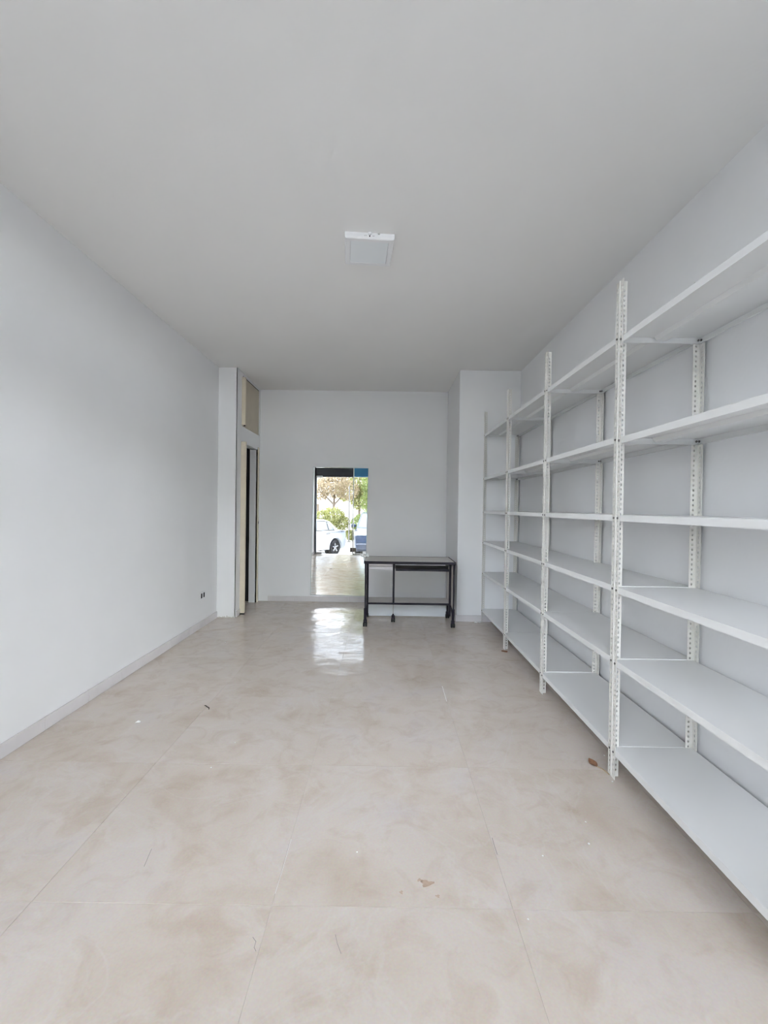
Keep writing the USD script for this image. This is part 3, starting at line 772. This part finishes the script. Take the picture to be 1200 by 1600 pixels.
hs_ = thing('white_house', 'white rendered house beyond the street trees', 'house', (-4.6, -18.2, ZG))
obj('wall', bx(-4.0, 3.2, -4, 0, 0, 6.0), M['house'], hs_)  # upper storey, out of view, added to hide low sky from the room
rf = trimesh.Trimesh([(-4.3, 0.3, 6.0), (3.5, 0.3, 6.0), (3.5, -4.3, 6.0), (-4.3, -4.3, 6.0), (-3.0, -2, 7.0), (2.2, -2, 7.0)], []).convex_hull
obj('roof', rf, M['roof'], hs_)
obj('window', bx(-2.6, -1.7, 0.0, 0.02, 1.0, 2.0), M['car_glass'], hs_)
obj('door', bx(-0.9, 0.0, 0.0, 0.03, 0.0, 2.05), M['bark'], hs_)
gw = thing('garden_wall', 'low white garden wall across the street behind the pole', 'wall', (-1.0, -14.6, ZG))
obj('wall', bx(-6, 5, -0.2, 0, 0, 1.05), M['house'], gw)
obj('coping', cbx(-6.05, 5.05, -0.24, 0.04, 1.05, 1.12, 0.01), M['step'], gw)


def foliage(blobs, n, size):
    cs = np.array([b[:3] for b in blobs], float); rs = np.array([b[3] for b in blobs], float)
    w = rs ** 2 / (rs ** 2).sum()
    k = rng.choice(len(blobs), n, p=w)
    dr_ = rng.normal(size=(n, 3)); dr_ /= np.linalg.norm(dr_, axis=1)[:, None]
    pos = cs[k] + dr_ * (rs[k] * (0.55 + 0.5 * rng.random(n) ** 0.6))[:, None] * [1, 1, 0.85]
    a_ = rng.normal(size=(n, 3)); a_ /= np.linalg.norm(a_, axis=1)[:, None]
    b_ = np.cross(a_, rng.normal(size=(n, 3))); b_ /= np.linalg.norm(b_, axis=1)[:, None]
    s = size * rng.uniform(0.6, 1.3, n)[:, None]
    v = np.stack([pos - a_ * s, pos + b_ * s * 0.5, pos + a_ * s, pos - b_ * s * 0.5], 1).reshape(-1, 3)
    i = np.arange(n)[:, None] * 4
    return v, np.vstack([i + [0, 1, 2], i + [0, 2, 3]])


def tree(name, label, category, loc, blobs, n, size, leafm, trunk_h, tr_r, group=None):
    t = thing(name, label, category, loc, group=group)
    ms = [cyl((0, 0, 0), (0.04, 0, trunk_h), tr_r, 10, tr_r * 0.7)]
    for b in blobs:
        ms.append(cyl((0.04, 0, trunk_h * 0.9), b[:3], tr_r * 0.5, 7, tr_r * 0.2))
    obj('trunk', cat(*ms), M['bark'], t)
    obj('foliage', foliage(blobs, n, size), M[leafm], t, kind='stuff')


tree('street_tree', 'rust-tinged tree with a wide crown left of the street pole', 'tree', (-3.0, -13.0, ZG), [(-0.9, 0, 2.9, 0.8), (0, 0.2, 3.15, 0.9), (0.8, 0, 2.85, 0.7), (0.1, -.3, 3.8, 0.8)], 3200, 0.085, 'leaf_rust', 2.2, 0.10)
tree('street_tree', 'olive green tree crown directly behind the street pole', 'tree', (-1.7, -15.9, ZG), [(-0.7, 0, 2.9, 0.8), (0.1, 0.1, 3.5, 0.8), (0.7, 0, 2.9, 0.75), (0.1, 0, 2.2, .6), (-.5, 0, 5.0, 1.2), (.6, 0, 5.8, 1.2), (0, 0, 6.8, 1.0)], 9500, 0.085, 'leaf_olive', 2.0, 0.09)  # high part of the crown is unseen, added to cover low sky
tree('street_tree', 'dense green tree above the dark blue car', 'tree', (-0.1, -12.9, ZG), [(-0.5, 0, 2.2, 0.85), (0.5, 0.1, 2.9, 1.0), (-0.45, -.1, 3.2, 0.85), (0.9, 0, 1.8, 0.8), (-.3, .1, 1.4, .6), (.4, 0, 4.4, 1.2), (-.2, 0, 5.5, 1.2), (.6, 0, 6.3, 1.1)], 12500, 0.085, 'leaf_green', 1.8, 0.10)  # crown carried up out of view to cut daylight deep in the room
tree('street_tree', 'broad green tree at the left end of the street, beyond the white car', 'tree', (-6.6, -13.5, ZG), [(-0.8, 0, 2.8, 1.1), (0.6, 0.1, 3.1, 1.1), (0.0, 0, 3.6, 0.8)], 3600, 0.09, 'leaf_green', 2.0, 0.12)
tree('street_tree', 'leafy tree at the right end of the street', 'tree', (3.7, -13.2, ZG), [(-0.8, 0, 2.6, 1.1), (0.6, 0.1, 3.0, 1.1), (0.0, 0, 4.2, 1.2), (-.6, 0, 5.5, 1.3), (.7, 0, 6.0, 1.3)], 8500, 0.09, 'leaf_olive', 2.0, 0.12)  # unseen upper crown added to keep low skylight out of the shop
tree('street_tree', 'tall full green tree added out of view on the right to block daylight', 'tree', (8.5, -12.4, ZG), [(-1.0, 0, 2.6, 1.3), (0.9, 0, 2.9, 1.3), (0.0, 0, 4.4, 1.6), (-.8, 0, 5.9, 1.5), (.9, 0, 6.3, 1.5)], 9500, 0.10, 'leaf_green', 2.0, 0.13)  # unseen tree, put in to hold daylight off the left wall
tree('roadside_bush', 'yellow-green bush beyond the boot of the white car', 'bush', (-3.05, -11.5, ZG), [(-0.4, 0, 1.25, 0.5), (0.25, 0.1, 1.35, 0.6), (0.7, 0, 1.0, 0.45)], 2600, 0.07, 'leaf_olive', 0.8, 0.05)
tree('roadside_bush', 'green bush between the street pole and the dark blue car', 'bush', (-0.95, -11.0, ZG), [(-0.3, 0, 1.0, 0.55), (0.3, 0.1, 1.3, 0.6)], 2400, 0.07, 'leaf_green', 0.7, 0.05)
tree('roadside_bush', 'low yellowish shrub at the foot of the street pole', 'bush', (-1.75, -11.6, ZG), [(-0.15, 0, 0.35, 0.32), (0.15, 0, 0.3, 0.28)], 900, 0.06, 'leaf_olive', 0.2, 0.03)
